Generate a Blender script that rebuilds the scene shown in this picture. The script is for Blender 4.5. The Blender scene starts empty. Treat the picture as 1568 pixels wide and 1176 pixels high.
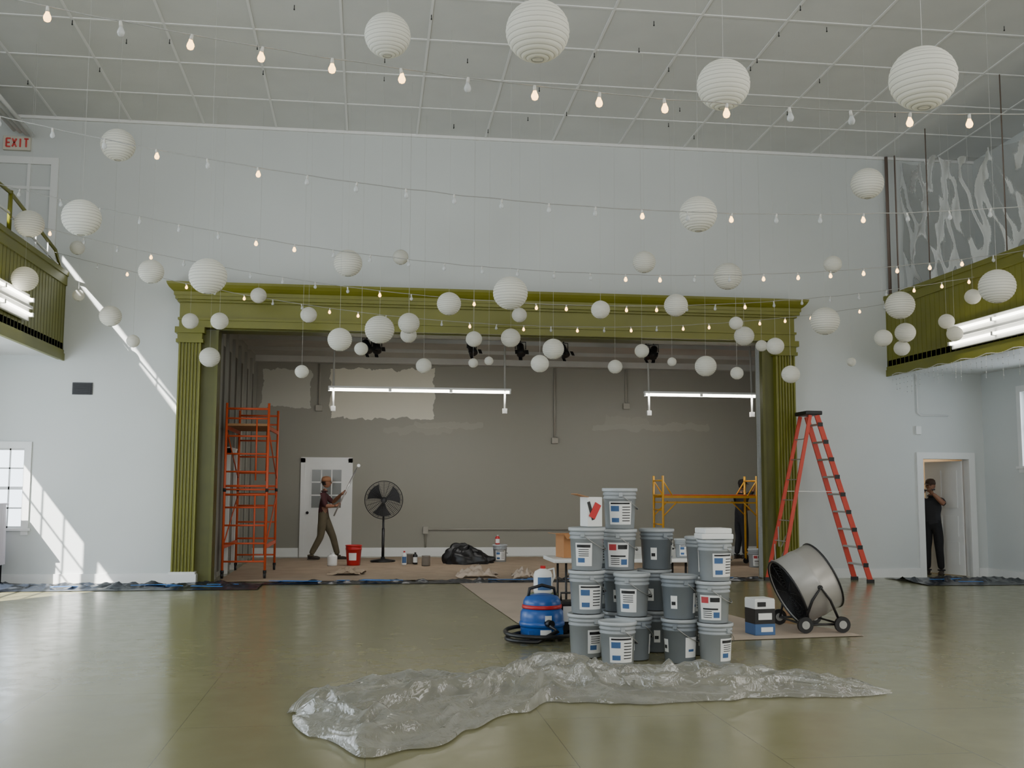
import bpy, bmesh, math, random
from mathutils import Vector, Matrix, noise
random.seed(7)
V=Vector
def lin(c):
    c=c/255.0
    return c/12.92 if c<=0.04045 else ((c+0.055)/1.055)**2.4
def C(r,g,b): return (lin(r),lin(g),lin(b),1)
def mat(name,col,rough=.6,metal=0,var=0.0,scale=3,bump=0,bscale=30,emit=None,es=0,alpha=1):
    m=bpy.data.materials.new(name); m.use_nodes=True
    nt=m.node_tree; b=nt.nodes['Principled BSDF']
    b.inputs['Base Color'].default_value=col
    b.inputs['Roughness'].default_value=rough
    b.inputs['Metallic'].default_value=metal
    b.inputs['Alpha'].default_value=alpha
    if emit:
        b.inputs['Emission Color'].default_value=emit
        b.inputs['Emission Strength'].default_value=es
    tc=nt.nodes.new('ShaderNodeTexCoord')
    if var:
        n=nt.nodes.new('ShaderNodeTexNoise'); n.inputs['Scale'].default_value=scale; n.inputs['Detail'].default_value=4
        nt.links.new(tc.outputs['Object'],n.inputs['Vector'])
        mr=nt.nodes.new('ShaderNodeMapRange'); mr.inputs['From Min'].default_value=.3; mr.inputs['From Max'].default_value=.7
        mr.inputs['To Min'].default_value=1-var; mr.inputs['To Max'].default_value=1+var
        nt.links.new(n.outputs['Fac'],mr.inputs['Value'])
        mx=nt.nodes.new('ShaderNodeVectorMath'); mx.operation='SCALE'; mx.inputs[0].default_value=col[:3]
        nt.links.new(mr.outputs['Result'],mx.inputs['Scale'])
        nt.links.new(mx.outputs['Vector'],b.inputs['Base Color'])
    if bump:
        n2=nt.nodes.new('ShaderNodeTexNoise'); n2.inputs['Scale'].default_value=bscale; n2.inputs['Detail'].default_value=5
        nt.links.new(tc.outputs['Object'],n2.inputs['Vector'])
        bp=nt.nodes.new('ShaderNodeBump'); bp.inputs['Strength'].default_value=bump; bp.inputs['Distance'].default_value=.02
        nt.links.new(n2.outputs['Fac'],bp.inputs['Height']); nt.links.new(bp.outputs['Normal'],b.inputs['Normal'])
    return m
def paper_mat(name,col,tr=.4):
    m=bpy.data.materials.new(name); m.use_nodes=True; nt=m.node_tree; N=nt.nodes.new; L=nt.links.new
    for n in list(nt.nodes): nt.nodes.remove(n)
    o=N('ShaderNodeOutputMaterial'); d=N('ShaderNodeBsdfDiffuse'); t=N('ShaderNodeBsdfTranslucent'); mx=N('ShaderNodeMixShader'); mx.inputs[0].default_value=tr
    d.inputs[0].default_value=col; t.inputs[0].default_value=(col[0]*.98,col[1]*.95,col[2]*.87,1)
    L(d.outputs[0],mx.inputs[1]); L(t.outputs[0],mx.inputs[2]); L(mx.outputs[0],o.inputs[0]); return m
def plastic_mat(name,col,base,edge,rough,bs,bmp,ior=1.55):
    # thin polythene film: mostly see-through face on, milkier and shinier at grazing angles (Fresnel)
    m=bpy.data.materials.new(name); m.use_nodes=True; nt=m.node_tree; N=nt.nodes.new; L=nt.links.new
    for n in list(nt.nodes): nt.nodes.remove(n)
    o=N('ShaderNodeOutputMaterial'); tr=N('ShaderNodeBsdfTransparent'); d=N('ShaderNodeBsdfDiffuse'); tl=N('ShaderNodeBsdfTranslucent'); g=N('ShaderNodeBsdfGlossy')
    d.inputs[0].default_value=col; tl.inputs[0].default_value=col; g.inputs['Roughness'].default_value=rough; g.inputs[0].default_value=(1,1,1,1)
    tc=N('ShaderNodeTexCoord'); n=N('ShaderNodeTexNoise'); n.inputs['Scale'].default_value=bs; n.inputs['Detail'].default_value=3; n.inputs['Distortion'].default_value=2.2; L(tc.outputs['Object'],n.inputs['Vector'])
    bp=N('ShaderNodeBump'); bp.inputs['Strength'].default_value=bmp; bp.inputs['Distance'].default_value=.04; L(n.outputs['Fac'],bp.inputs['Height'])
    for s in (d,tl,g): L(bp.outputs['Normal'],s.inputs['Normal'])
    a=N('ShaderNodeMixShader'); a.inputs[0].default_value=.5; L(d.outputs[0],a.inputs[1]); L(tl.outputs[0],a.inputs[2])
    lw=N('ShaderNodeLayerWeight'); lw.inputs['Blend'].default_value=.3; L(bp.outputs['Normal'],lw.inputs['Normal'])
    mr=N('ShaderNodeMapRange'); mr.inputs['To Min'].default_value=base; mr.inputs['To Max'].default_value=edge; L(lw.outputs['Facing'],mr.inputs['Value'])
    b=N('ShaderNodeMixShader'); L(mr.outputs['Result'],b.inputs[0]); L(tr.outputs[0],b.inputs[1]); L(a.outputs[0],b.inputs[2])
    fr=N('ShaderNodeFresnel'); fr.inputs[0].default_value=ior; L(bp.outputs['Normal'],fr.inputs['Normal'])
    c=N('ShaderNodeMixShader'); L(fr.outputs[0],c.inputs[0]); L(b.outputs[0],c.inputs[1]); L(g.outputs[0],c.inputs[2]); L(c.outputs[0],o.inputs[0]); return m

class MB:
    def __init__(s): s.bm=bmesh.new()
    def _set(s,verts,m,smooth=False):
        fs=set(f for v in verts for f in v.link_faces)
        for f in fs: f.material_index=m; f.smooth=smooth
        return fs
    def box(s,c,sz,m=0,R=None,bev=0):
        T=Matrix.Translation(c)
        if R is not None: T=T@R.to_4x4()
        T=T@Matrix.Diagonal((sz[0],sz[1],sz[2],1))
        r=bmesh.ops.create_cube(s.bm,size=1,matrix=T)
        fs=s._set(r['verts'],m)
        if bev:
            es=list(set(e for f in fs for e in f.edges))
            bmesh.ops.bevel(s.bm,geom=es,offset=bev,segments=2,profile=.5,affect='EDGES',material=m)
    def bx(s,x0,x1,y0,y1,z0,z1,m=0,bev=0):
        s.box(((x0+x1)/2,(y0+y1)/2,(z0+z1)/2),(abs(x1-x0),abs(y1-y0),abs(z1-z0)),m,bev=bev)
    def beam(s,p0,p1,w,h,m=0,up=(0,0,1),bev=0):
        p0=V(p0);p1=V(p1);d=p1-p0;L=d.length;z=d.normalized();u=V(up)
        if abs(z.dot(u))>.99: u=V((1,0,0))
        x=u.cross(z).normalized(); y=z.cross(x)
        R=Matrix((x,y,z)).transposed()
        s.box((p0+p1)/2,(w,h,L),m,R,bev)
    def rings(s,rings,m=0,smooth=True,cap=True,closed=False,mf=None):
        vs=[[s.bm.verts.new(p) for p in r] for r in rings]
        n=len(vs[0]); k=len(vs)
        for i in range(k if closed else k-1):
            a=vs[i];b=vs[(i+1)%k]
            for j in range(n):
                try:
                    f=s.bm.faces.new((a[j],a[(j+1)%n],b[(j+1)%n],b[j])); f.material_index=(mf[i] if mf else m); f.smooth=smooth
                except ValueError: pass
        if cap and not closed:
            for r,mi in ((vs[0],mf[0] if mf else m),(vs[-1],mf[-1] if mf else m)):
                try:
                    f=s.bm.faces.new(r); f.material_index=mi
                except ValueError: pass
    def sweep(s,pts,r,m=0,seg=8,cap=True,closed=False):
        pts=[V(p) for p in pts]; n=len(pts)
        rr=r if isinstance(r,(list,tuple)) else [r]*n
        out=[]; ref=None
        for i in range(n):
            if closed: t=(pts[(i+1)%n]-pts[i-1])
            else: t=pts[min(i+1,n-1)]-pts[max(i-1,0)]
            t.normalize()
            if ref is None:
                ref=V((0,0,1)) if abs(t.z)<.9 else V((1,0,0))
            x=ref-t*ref.dot(t)
            if x.length<1e-4: x=t.orthogonal()
            x.normalize(); ref=x; y=t.cross(x)
            out.append([pts[i]+(x*math.cos(a)+y*math.sin(a))*rr[i] for a in [2*math.pi*j/seg for j in range(seg)]])
        s.rings(out,m,cap=cap,closed=closed)
    def cyl(s,p0,p1,r0,r1=None,m=0,seg=12,cap=True):
        s.sweep([p0,p1],[r0,r0 if r1 is None else r1],m,seg,cap)
    def lathe(s,prof,M=None,seg=32,m=0,mf=None,cap=True,closed=False):
        M=M or Matrix.Identity(4)
        rs=[[M@V((max(r,1e-4)*math.cos(2*math.pi*j/seg),max(r,1e-4)*math.sin(2*math.pi*j/seg),z)) for j in range(seg)] for r,z in prof]
        s.rings(rs,m,cap=cap,mf=mf,closed=closed)
    def sph(s,c,r,m=0,R=None,u=14,v=9):
        if not isinstance(r,(tuple,list)): r=(r,r,r)
        T=Matrix.Translation(c)
        if R is not None: T=T@R.to_4x4()
        T=T@Matrix.Diagonal((r[0],r[1],r[2],1))
        q=bmesh.ops.create_uvsphere(s.bm,u_segments=u,v_segments=v,radius=1,matrix=T)
        s._set(q['verts'],m,True)
    def poly(s,pts,m=0):
        f=s.bm.faces.new([s.bm.verts.new(p) for p in pts]); f.material_index=m; return f
    def grid(s,fn,nx,ny,m=0,smooth=True):
        vs=[[s.bm.verts.new(fn(i/nx,j/ny)) for j in range(ny+1)] for i in range(nx+1)]
        for i in range(nx):
            for j in range(ny):
                f=s.bm.faces.new((vs[i][j],vs[i+1][j],vs[i+1][j+1],vs[i][j+1])); f.material_index=m; f.smooth=smooth
    def mesh(s,name,mats,norm=True):
        if norm: bmesh.ops.recalc_face_normals(s.bm,faces=s.bm.faces)
        me=bpy.data.meshes.new(name); s.bm.to_mesh(me); s.bm.free()
        for q in mats: me.materials.append(q)
        return me
    def done(s,name,mats,loc=None,rotz=0,norm=True):
        if loc is None:
            xs=[v.co for v in s.bm.verts]
            c=V(((min(v.x for v in xs)+max(v.x for v in xs))/2,(min(v.y for v in xs)+max(v.y for v in xs))/2,min(v.z for v in xs)))
            for v in s.bm.verts: v.co-=c
            loc=c
        me=s.mesh(name,mats,norm)
        o=bpy.data.objects.new(name,me); o.location=loc; o.rotation_euler=(0,0,rotz)
        bpy.context.collection.objects.link(o); return o
def put(name,me,loc,rotz=0,sc=1):
    o=bpy.data.objects.new(name,me); o.location=loc; o.rotation_euler=(0,0,rotz); o.scale=(sc,)*3
    bpy.context.collection.objects.link(o); return o

# ---------------------------------------------------------------- camera
yaw=math.radians(7.69); pit=math.radians(5.67)
cam=bpy.data.cameras.new('camera'); co=bpy.data.objects.new('camera',cam); bpy.context.collection.objects.link(co)
cam.sensor_width=36; cam.lens=36*1600/1568
co.matrix_world=Matrix.Translation((0,0,1.59))@Matrix.Rotation(-yaw,4,'Z')@Matrix.Rotation(math.pi/2+pit,4,'X')@Matrix.Rotation(math.radians(.24),4,'Z')
bpy.context.scene.camera=co

# ---------------------------------------------------------------- materials
M_wall=mat('wall_paint',C(197,201,199),.55,var=.03,scale=.6,bump=.05,bscale=60)
M_white=mat('white_trim',C(218,219,217),.4,var=.02)
M_ceil=mat('ceiling_tile',C(208,209,206),.9,var=.04,scale=1.2,bump=.15,bscale=90)
M_ceilstrip=mat('ceiling_strip',C(226,226,224),.7)
M_green=mat('olive_green_paint',C(106,106,22),.4,var=.08,scale=2)
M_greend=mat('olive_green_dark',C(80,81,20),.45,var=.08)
M_black=mat('black_plastic',C(22,22,24),.4,var=.1)
M_floorplas=mat('dark_floor_plastic',C(36,42,52),.25,var=.15,scale=6)
M_dark=mat('dark_metal',C(45,45,46),.45,.6)
M_steel=mat('galvanized_steel',C(165,165,162),.4,.7,var=.08,scale=8)
M_orange=mat('orange_frame',C(200,82,42),.45,var=.1,scale=6)
M_yellow=mat('yellow_frame',C(205,150,30),.45,var=.1,scale=6)
M_red=mat('red_fiberglass',C(195,65,48),.45,var=.06,scale=5)
M_alu=mat('aluminium',C(190,190,188),.35,.8)
M_paper=paper_mat('lantern_paper',C(236,236,229),.4)
M_wire=paper_mat('lantern_wire',C(176,174,165),.1)
M_cord=mat('white_cord',C(200,200,195),.7)
M_cable=mat('light_cable',C(150,150,146),.6)
M_bulbon=mat('bulb_lit',C(255,225,170),.3,emit=C(255,198,120),es=6)
M_bulboff=mat('bulb_unlit',C(205,208,208),.1,alpha=.6)
M_socket=mat('bulb_socket',C(195,194,188),.5)
M_tube=mat('fluorescent_tube',C(255,255,250),.3,emit=C(255,250,235),es=12)
try: M_bulbon.cycles.emission_sampling='NONE'
except Exception: pass
M_brown=mat('kraft_paper',C(160,141,120),.75,var=.12,scale=2.5,bump=.3,bscale=8)
M_rosin=mat('rosin_paper',C(185,168,152),.7,var=.07,scale=1.5,bump=.2,bscale=6)
M_card=mat('cardboard',C(172,122,78),.8,var=.05)
M_blue=mat('blue_plastic',C(30,85,160),.3,var=.04)
M_redp=mat('red_plastic',C(185,32,34),.35)
M_bucket=mat('gray_bucket',C(152,157,160),.25,var=.05,scale=4)
M_bucket2=mat('gray_bucket_dark',C(120,127,133),.25,var=.05,scale=4)
M_lid=mat('bucket_lid',C(170,175,178),.3)
M_lab=mat('label_white',C(222,223,221),.5)
M_labb=mat('label_blue',C(60,95,140),.5)
M_labr=mat('label_red',C(180,60,65),.5)
M_tape=mat('blue_tape',C(40,120,200),.6)
M_tan=mat('tan_wall',C(190,165,130),.7,var=.05)
M_stageceil=mat('stage_ceiling',C(178,177,171),.7,var=.04)

def floor_mat():
    m=bpy.data.materials.new('painted_plywood_floor'); m.use_nodes=True; nt=m.node_tree; b=nt.nodes['Principled BSDF']
    N=nt.nodes.new; L=nt.links.new
    tc=N('ShaderNodeTexCoord'); mp=N('ShaderNodeMapping'); mp.inputs['Rotation'].default_value=(0,0,math.pi/2); L(tc.outputs['Object'],mp.inputs['Vector'])
    br=N('ShaderNodeTexBrick'); br.inputs['Scale'].default_value=1; br.inputs['Brick Width'].default_value=2.44; br.inputs['Row Height'].default_value=1.22
    br.inputs['Mortar Size'].default_value=.0022; br.inputs['Mortar Smooth'].default_value=.2
    br.inputs['Color1'].default_value=C(134,131,99); br.inputs['Color2'].default_value=C(132,129,97); br.inputs['Mortar'].default_value=C(98,94,70)
    L(mp.outputs['Vector'],br.inputs['Vector'])
    n=N('ShaderNodeTexNoise'); n.inputs['Scale'].default_value=.9; n.inputs['Detail'].default_value=7; L(tc.outputs['Object'],n.inputs['Vector'])
    mr=N('ShaderNodeMapRange'); mr.inputs['From Min'].default_value=.3; mr.inputs['From Max'].default_value=.7; mr.inputs['To Min'].default_value=.93; mr.inputs['To Max'].default_value=1.06
    L(n.outputs['Fac'],mr.inputs['Value'])
    sc=N('ShaderNodeVectorMath'); sc.operation='SCALE'; L(br.outputs['Color'],sc.inputs[0]); L(mr.outputs['Result'],sc.inputs['Scale'])
    L(sc.outputs['Vector'],b.inputs['Base Color'])
    n2=N('ShaderNodeTexNoise'); n2.inputs['Scale'].default_value=5; n2.inputs['Detail'].default_value=9; L(tc.outputs['Object'],n2.inputs['Vector'])
    r=N('ShaderNodeMapRange'); r.inputs['From Min'].default_value=.3; r.inputs['From Max'].default_value=.7; r.inputs['To Min'].default_value=.17; r.inputs['To Max'].default_value=.26
    L(n2.outputs['Fac'],r.inputs['Value']); L(r.outputs['Result'],b.inputs['Roughness'])
    b.inputs['Specular IOR Level'].default_value=.6
    bp=N('ShaderNodeBump'); bp.inputs['Strength'].default_value=.06; bp.inputs['Distance'].default_value=.012; L(n2.outputs['Fac'],bp.inputs['Height']); L(bp.outputs['Normal'],b.inputs['Normal'])
    return m
M_floor=floor_mat()

def backwall_mat():
    # half-finished repaint: taupe coat over an older paler coat, ragged roller edges
    m=bpy.data.materials.new('taupe_wall_in_progress'); m.use_nodes=True; nt=m.node_tree; b=nt.nodes['Principled BSDF']
    N=nt.nodes.new; L=nt.links.new
    tc=N('ShaderNodeTexCoord'); n=N('ShaderNodeTexNoise'); n.inputs['Scale'].default_value=3; n.inputs['Detail'].default_value=5; L(tc.outputs['Object'],n.inputs['Vector'])
    sub=N('ShaderNodeVectorMath'); sub.operation='SUBTRACT'; L(n.outputs['Color'],sub.inputs[0]); sub.inputs[1].default_value=(.5,.5,.5)
    s2=N('ShaderNodeVectorMath'); s2.operation='SCALE'; L(sub.outputs['Vector'],s2.inputs[0]); s2.inputs['Scale'].default_value=.35
    ad=N('ShaderNodeVectorMath'); ad.operation='ADD'; L(tc.outputs['Object'],ad.inputs[0]); L(s2.outputs['Vector'],ad.inputs[1])
    sp=N('ShaderNodeSeparateXYZ'); L(ad.outputs['Vector'],sp.inputs[0])
    def rng(o,a,c):
        g=N('ShaderNodeMath'); g.operation='GREATER_THAN'; L(sp.outputs[o],g.inputs[0]); g.inputs[1].default_value=a
        l=N('ShaderNodeMath'); l.operation='LESS_THAN'; L(sp.outputs[o],l.inputs[0]); l.inputs[1].default_value=c
        k=N('ShaderNodeMath'); k.operation='MULTIPLY'; L(g.outputs[0],k.inputs[0]); L(l.outputs[0],k.inputs[1]); return k.outputs[0]
    def rect(x0,x1,z0,z1):
        k=N('ShaderNodeMath'); k.operation='MULTIPLY'; L(rng('X',x0,x1),k.inputs[0]); L(rng('Z',z0,z1),k.inputs[1]); return k.outputs[0]
    base=C(135,132,121)
    def over(colin,fac,col,st=1):
        mx=N('ShaderNodeMix'); mx.data_type='RGBA'
        f=N('ShaderNodeMath'); f.operation='MULTIPLY'; L(fac,f.inputs[0]); f.inputs[1].default_value=st; L(f.outputs[0],mx.inputs['Factor'])
        if isinstance(colin,tuple): mx.inputs['A'].default_value=colin
        else: L(colin,mx.inputs['A'])
        mx.inputs['B'].default_value=col; return mx.outputs['Result']
    c=over(base,rect(-2.5,-1.4,3.4,4.3),C(176,174,162),1)
    c=over(c,rect(-.95,1.45,3.2,4.35),C(204,200,184),1)
    c=over(c,rect(1.0,2.6,2.98,3.12),C(165,160,144),.3)
    c=over(c,rect(.3,1.9,2.86,3.0),C(165,160,144),.2)
    c=over(c,rect(5.3,8.2,2.98,3.12),C(165,160,144),.3)
    c=over(c,rect(5.6,6.6,3.12,3.3),C(165,160,144),.2)
    L(c,b.inputs['Base Color']); b.inputs['Roughness'].default_value=.5
    return m
M_back=backwall_mat()

# ---------------------------------------------------------------- room shell
def wall_cells(mb,axis,a0,a1,z0,z1,t0,t1,holes,m=0):
    As=sorted(set([a0,a1]+[h[0] for h in holes]+[h[1] for h in holes])); Zs=sorted(set([z0,z1]+[h[2] for h in holes]+[h[3] for h in holes]))
    for i in range(len(As)-1):
        for j in range(len(Zs)-1):
            ca=(As[i]+As[i+1])/2; cz=(Zs[j]+Zs[j+1])/2
            if any(h[0]<ca<h[1] and h[2]<cz<h[3] for h in holes): continue
            if axis=='x': mb.bx(As[i],As[i+1],t0,t1,Zs[j],Zs[j+1],m)
            else: mb.bx(t0,t1,As[i],As[i+1],Zs[j],Zs[j+1],m)
XL,XR,YB,YW=-6.9,11.3,-6.0,18.1
CZ=lambda y: 7.82+.042*(18.1-y)
mb=MB(); mb.bx(XL-.2,XR+.2,YB-.2,24.8,-.12,0); mb.done('floor',[M_floor],loc=(0,0,0))
mb=MB(); wall_cells(mb,'x',XL,XR,0,8.0,YW,YW+.2,[(-6.6,-5.62,.9,2.2),(-2.6,6.98,0,4.25),(10.07,10.97,0,2.15)]); mb.done('wall_front',[M_wall],loc=(0,0,0))
mb=MB(); wall_cells(mb,'y',YB-.2,YW+.2,0,9,XL-.08,XL,[(14.98,16.4,.8,3.7),(12.9,14.8,.8,3.7),(12.9,15.8,7.58,7.84)]); mb.done('wall_left',[M_wall],loc=(0,0,0))
mb=MB(); wall_cells(mb,'y',YB-.2,YW+.2,0,9,XR,XR+.2,[(15.3,16.9,2.0,3.3)]); mb.done('wall_right',[M_wall],loc=(0,0,0))
mb=MB(); mb.bx(XL,XR,YB-.2,YB,0,9); mb.done('wall_back',[M_wall],loc=(0,0,0))
mb=MB()
y0,y1=YB-.2,YW+.2
mb.rings([[(x,y0,CZ(y0)),(x,y1,CZ(y1)),(x,y1,CZ(y1)+.3),(x,y0,CZ(y0)+.3)] for x in (XL-.2,XR+.2)],smooth=False); mb.done('ceiling',[M_ceil],loc=(0,0,0))
mb=MB()
x=-.50-1.22*5
while x<XR:
    if x>XL: mb.beam((x,YB,CZ(YB)-.006),(x,YW,CZ(YW)-.006),.035,.012)
    x+=1.22
y=YW-1.22
while y>YB:
    mb.beam((XL,y,CZ(y)-.006),(XR,y,CZ(y)-.006),.04,.012,up=(0,0,1)); y-=1.22
mb.bx(XL,XR,YW-.05,YW,CZ(YW)-.05,CZ(YW))
mb.done('trim_1',[M_ceilstrip],loc=(0,0,0))
mb=MB()
for i in range(60):
    x=-.5+1.22*random.randint(-4,8)+random.choice((0,.61)); y=random.uniform(11,17.8)
    mb.cyl((x,y,CZ(y)-.015),(x,y,CZ(y)-.07),.006,m=0,seg=6); mb.sph((x,y,CZ(y)-.075),.012,0,u=6,v=5)
mb.done('ceiling_hooks',[M_dark])
mb=MB()
for k in range(4):
    mb.cyl((-6.2+.12*k,15.6,7.78-.03*k),(-6.0+.1*k,17.95,7.52-.03*k),.035,m=0,seg=10)
mb.done('white_pipes',[M_white])

# stage shell
SX0,SX1,SY1,SZ=-2.65,9.6,24.6,4.6
mb=MB(); mb.bx(SX0-.2,SX1+.2,SY1,SY1+.2,0,5); mb.done('wall_stage_back',[M_back],loc=(0,0,0))
mb=MB(); mb.bx(SX0-.2,SX0,YW+.2,SY1,0,5); mb.bx(SX1,SX1+.15,YW+.2,SY1,0,5); mb.done('wall_stage_side',[mat('stage_side_wall',C(150,148,138),.6,var=.04)],loc=(0,0,0))
mb=MB(); mb.bx(SX0-.2,SX1+.2,YW+.2,SY1+.2,SZ,SZ+.2)
for yy in (19.6,21.2,22.8): mb.bx(SX0,SX1,yy,yy+.14,SZ-.08,SZ)
mb.bx(SX0,SX1,SY1-.25,SY1,SZ-.14,SZ)
mb.done('ceiling_stage',[M_stageceil],loc=(0,0,0))
mb=MB()
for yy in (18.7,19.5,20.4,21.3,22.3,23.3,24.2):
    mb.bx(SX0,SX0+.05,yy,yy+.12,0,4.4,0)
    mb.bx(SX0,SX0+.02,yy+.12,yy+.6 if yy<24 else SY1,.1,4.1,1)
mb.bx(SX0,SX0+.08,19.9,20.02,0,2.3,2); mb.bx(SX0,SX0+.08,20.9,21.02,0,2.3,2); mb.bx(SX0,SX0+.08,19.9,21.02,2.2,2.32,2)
mb.done('trim_2',[mat('side_casing',C(135,133,125),.6),mat('side_dark_panel',C(88,86,80),.8),M_white],loc=(0,0,0))  # dark curtain panels between the side casings
mb=MB(); mb.bx(9.75,XR+.2,20.9,21.0,0,3); mb.bx(XR,XR+.2,18.3,21,0,3); mb.bx(9.75,XR+.2,18.3,21,2.8,2.95); mb.done('wall_back_room',[M_tan],loc=(0,0,0))

# baseboards / casings
mb=MB()
mb.bx(XL,-3.25,YW-.03,YW,0,.16); mb.bx(7.65,9.95,YW-.03,YW,0,.16); mb.bx(11.1,XR,YW-.03,YW,0,.16); mb.done('baseboard_front',[M_white],loc=(0,0,0))
mb=MB(); mb.bx(XR-.03,XR,YB,YW-.03,0,.16); mb.done('baseboard_right',[M_white],loc=(0,0,0))
mb=MB(); mb.bx(XL,XL+.03,YB,YW-.03,0,.16); mb.done('baseboard_left',[M_white],loc=(0,0,0))
mb=MB(); mb.bx(SX0,-1.6,SY1-.03,SY1,0,.2); mb.bx(-.45,SX1,SY1-.03,SY1,0,.2); mb.done('baseboard_stage',[M_white],loc=(0,0,0))

def window(name,x0,x1,z0,z1,y,nx,nz,axis='x',cas=.11,sgn=-1,dd=(.06,.08)):
    mb=MB()
    def b(a0,a1,d0,d1,zz0,zz1,m=0):
        if axis=='x': mb.bx(a0,a1,y+d0,y+d1,zz0,zz1,m)
        else: mb.bx(y+d0,y+d1,a0,a1,zz0,zz1,m)
    p,q=(sgn*.03,0)
    b(x0-cas,x0,p,q,z0-cas,z1); b(x1,x1+cas,p,q,z0-cas,z1); b(x0-cas-.03,x1+cas+.03,sgn*.07,q,z0-.04,z0)
    if z1<3.6: b(x0-cas,x1+cas,p,q,z1,z1+cas)
    d0,d1=(-sgn*dd[0],-sgn*dd[1])
    for i in range(nx+1):
        a=x0+(x1-x0)*i/nx; w=.03 if i in(0,nx) else .012
        b(max(x0,a-w),min(x1,a+w),d0,d1,z0,z1)
    for j in range(nz+1):
        a=z0+(z1-z0)*j/nz; w=.03 if j in(0,nz) else (.025 if j==nz//2 else .012)
        b(x0,x1,d0,d1,max(z0,a-w),min(z1,a+w))
    return mb.done(name,[M_white])
window('window_1',-6.6,-5.62,.9,2.2,YW,4,4)
window('window_2',14.98,16.4,.8,3.7,XL,3,6,'y',cas=.07,sgn=1,dd=(.03,.05))
window('window_3',12.9,14.8,.8,3.7,XL,3,6,'y',cas=.07,sgn=1,dd=(.03,.05))
window('window_4',15.3,16.9,2.0,3.3,XR,2,2,'y',sgn=-1)
mb=MB(); mb.bx(-5.42,-5.3,YW-.04,YW,5.0,7.1); mb.bx(XL,-5.42,YW-.04,YW,6.98,7.1); mb.bx(-5.8,-5.75,YW-.025,YW,5.0,6.98); mb.bx(XL,-5.42,YW-.02,YW,6.55,6.6)
mb.done('door_1',[M_white],loc=(0,0,0))
mb=MB(); mb.bx(9.95,10.07,YW-.04,YW+.2,0,2.27); mb.bx(10.97,11.09,YW-.04,YW+.2,0,2.27); mb.bx(10.07,10.97,YW-.04,YW+.2,2.15,2.27)
R=Matrix.Rotation(math.radians(108),3,'Z'); hinge=V((10.95,18.25,0))
def leafbox(x0,x1,d0,d1,z0,z1):
    c=hinge+R@V(((x0+x1)/2,(d0+d1)/2,(z0+z1)/2)); mb.box(c,(x1-x0,d1-d0,z1-z0),0,R)
leafbox(-0.0,.86,0,.04,.01,2.12)
for zz in ((.2,.62),(.72,1.1),(1.25,1.95)):
    for xx in ((.1,.4),(.47,.77)):
        leafbox(xx[0],xx[1],.04,.055,zz[0],zz[1])
mb.sph(hinge+R@V((.8,.08,1.0)),.03,1)
mb.done('door_2',[M_white,M_dark],loc=(0,0,0))
mb=MB(); x0,x1=-1.48,-.5; Y=SY1
mb.bx(x0-.1,x0,Y-.05,Y,0,2.25); mb.bx(x1,x1+.1,Y-.05,Y,0,2.25); mb.bx(x0-.1,x1+.1,Y-.05,Y,2.15,2.27)
mb.bx(x0,x1,Y-.035,Y,0,2.15)
mb.bx(x0+.14,x1-.14,Y-.04,Y-.03,1.1,2.0,1)
for i in range(4): a=x0+.14+(x1-x0-.28)*i/3; mb.bx(a-.014,a+.014,Y-.05,Y-.03,1.1,2.0)
for j in range(4): a=1.1+.9*j/3; mb.bx(x0+.14,x1-.14,Y-.05,Y-.03,a-.014,a+.014)
mb.bx(x0+.14,x1-.14,Y-.045,Y-.03,.2,.95); mb.sph((x0+.07,Y-.08,1.0),.035,2)
mb.done('door_3',[M_white,mat('door_pane',C(105,108,105),.15),M_dark],loc=(0,0,0))

# ---------------------------------------------------------------- proscenium
def pilaster(mb,x0,x1):
    yb,yf=YW,YW-.24; n=6
    pts=[(x0,yb),(x0,yf)]
    w=(x1-x0-.04)/n
    for i in range(n):
        a=x0+.02+w*i
        pts+=[(a+w*.15,yf),(a+w*.3,yf+.03),(a+w*.7,yf+.03),(a+w*.85,yf)]
    pts+=[(x1,yf),(x1,yb)]
    mb.rings([[(p[0],p[1],z) for p in pts] for z in (.2,3.98)],smooth=False)
    mb.bx(x0-.04,x1+.04,yf-.04,yb,3.98,4.04); mb.bx(x0-.02,x1+.02,yf-.02,yb,4.04,4.14); mb.bx(x0-.06,x1+.06,yf-.06,yb,4.14,4.24)
    mb.bx(x0-.05,x1+.05,yf-.05,yb,.0,.16,1); mb.bx(x0-.03,x1+.03,yf-.03,yb,.16,.2,1)
mb=MB()
pilaster(mb,-3.2,-2.84); pilaster(mb,7.2,7.56)
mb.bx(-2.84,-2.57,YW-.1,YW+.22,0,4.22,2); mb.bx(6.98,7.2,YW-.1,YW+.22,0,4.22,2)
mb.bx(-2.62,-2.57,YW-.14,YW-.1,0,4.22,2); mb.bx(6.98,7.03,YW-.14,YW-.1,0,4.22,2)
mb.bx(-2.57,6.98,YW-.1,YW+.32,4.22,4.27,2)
def lay(e,yf,z0,z1): mb.bx(-3.2-e,7.56+e,yf,YW,z0,z1)
lay(0,17.84,4.24,4.36); lay(.02,17.81,4.36,4.40); lay(0,17.86,4.40,4.66); lay(.03,17.8,4.66,4.70); lay(.06,17.74,4.70,4.76)
mb.rings([[(-3.2-e,YW,z),(-3.2-e,YW-.36-(e-.06),z),(7.56+e,YW-.36-(e-.06),z),(7.56+e,YW,z)] for e,z in ((.08,4.76),(.08,4.82),(.11,4.84),(.15,4.88),(.18,4.93),(.19,4.97))],smooth=False)
mb.done('proscenium_arch',[M_green,M_white,M_greend],loc=(0,0,0))

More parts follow.
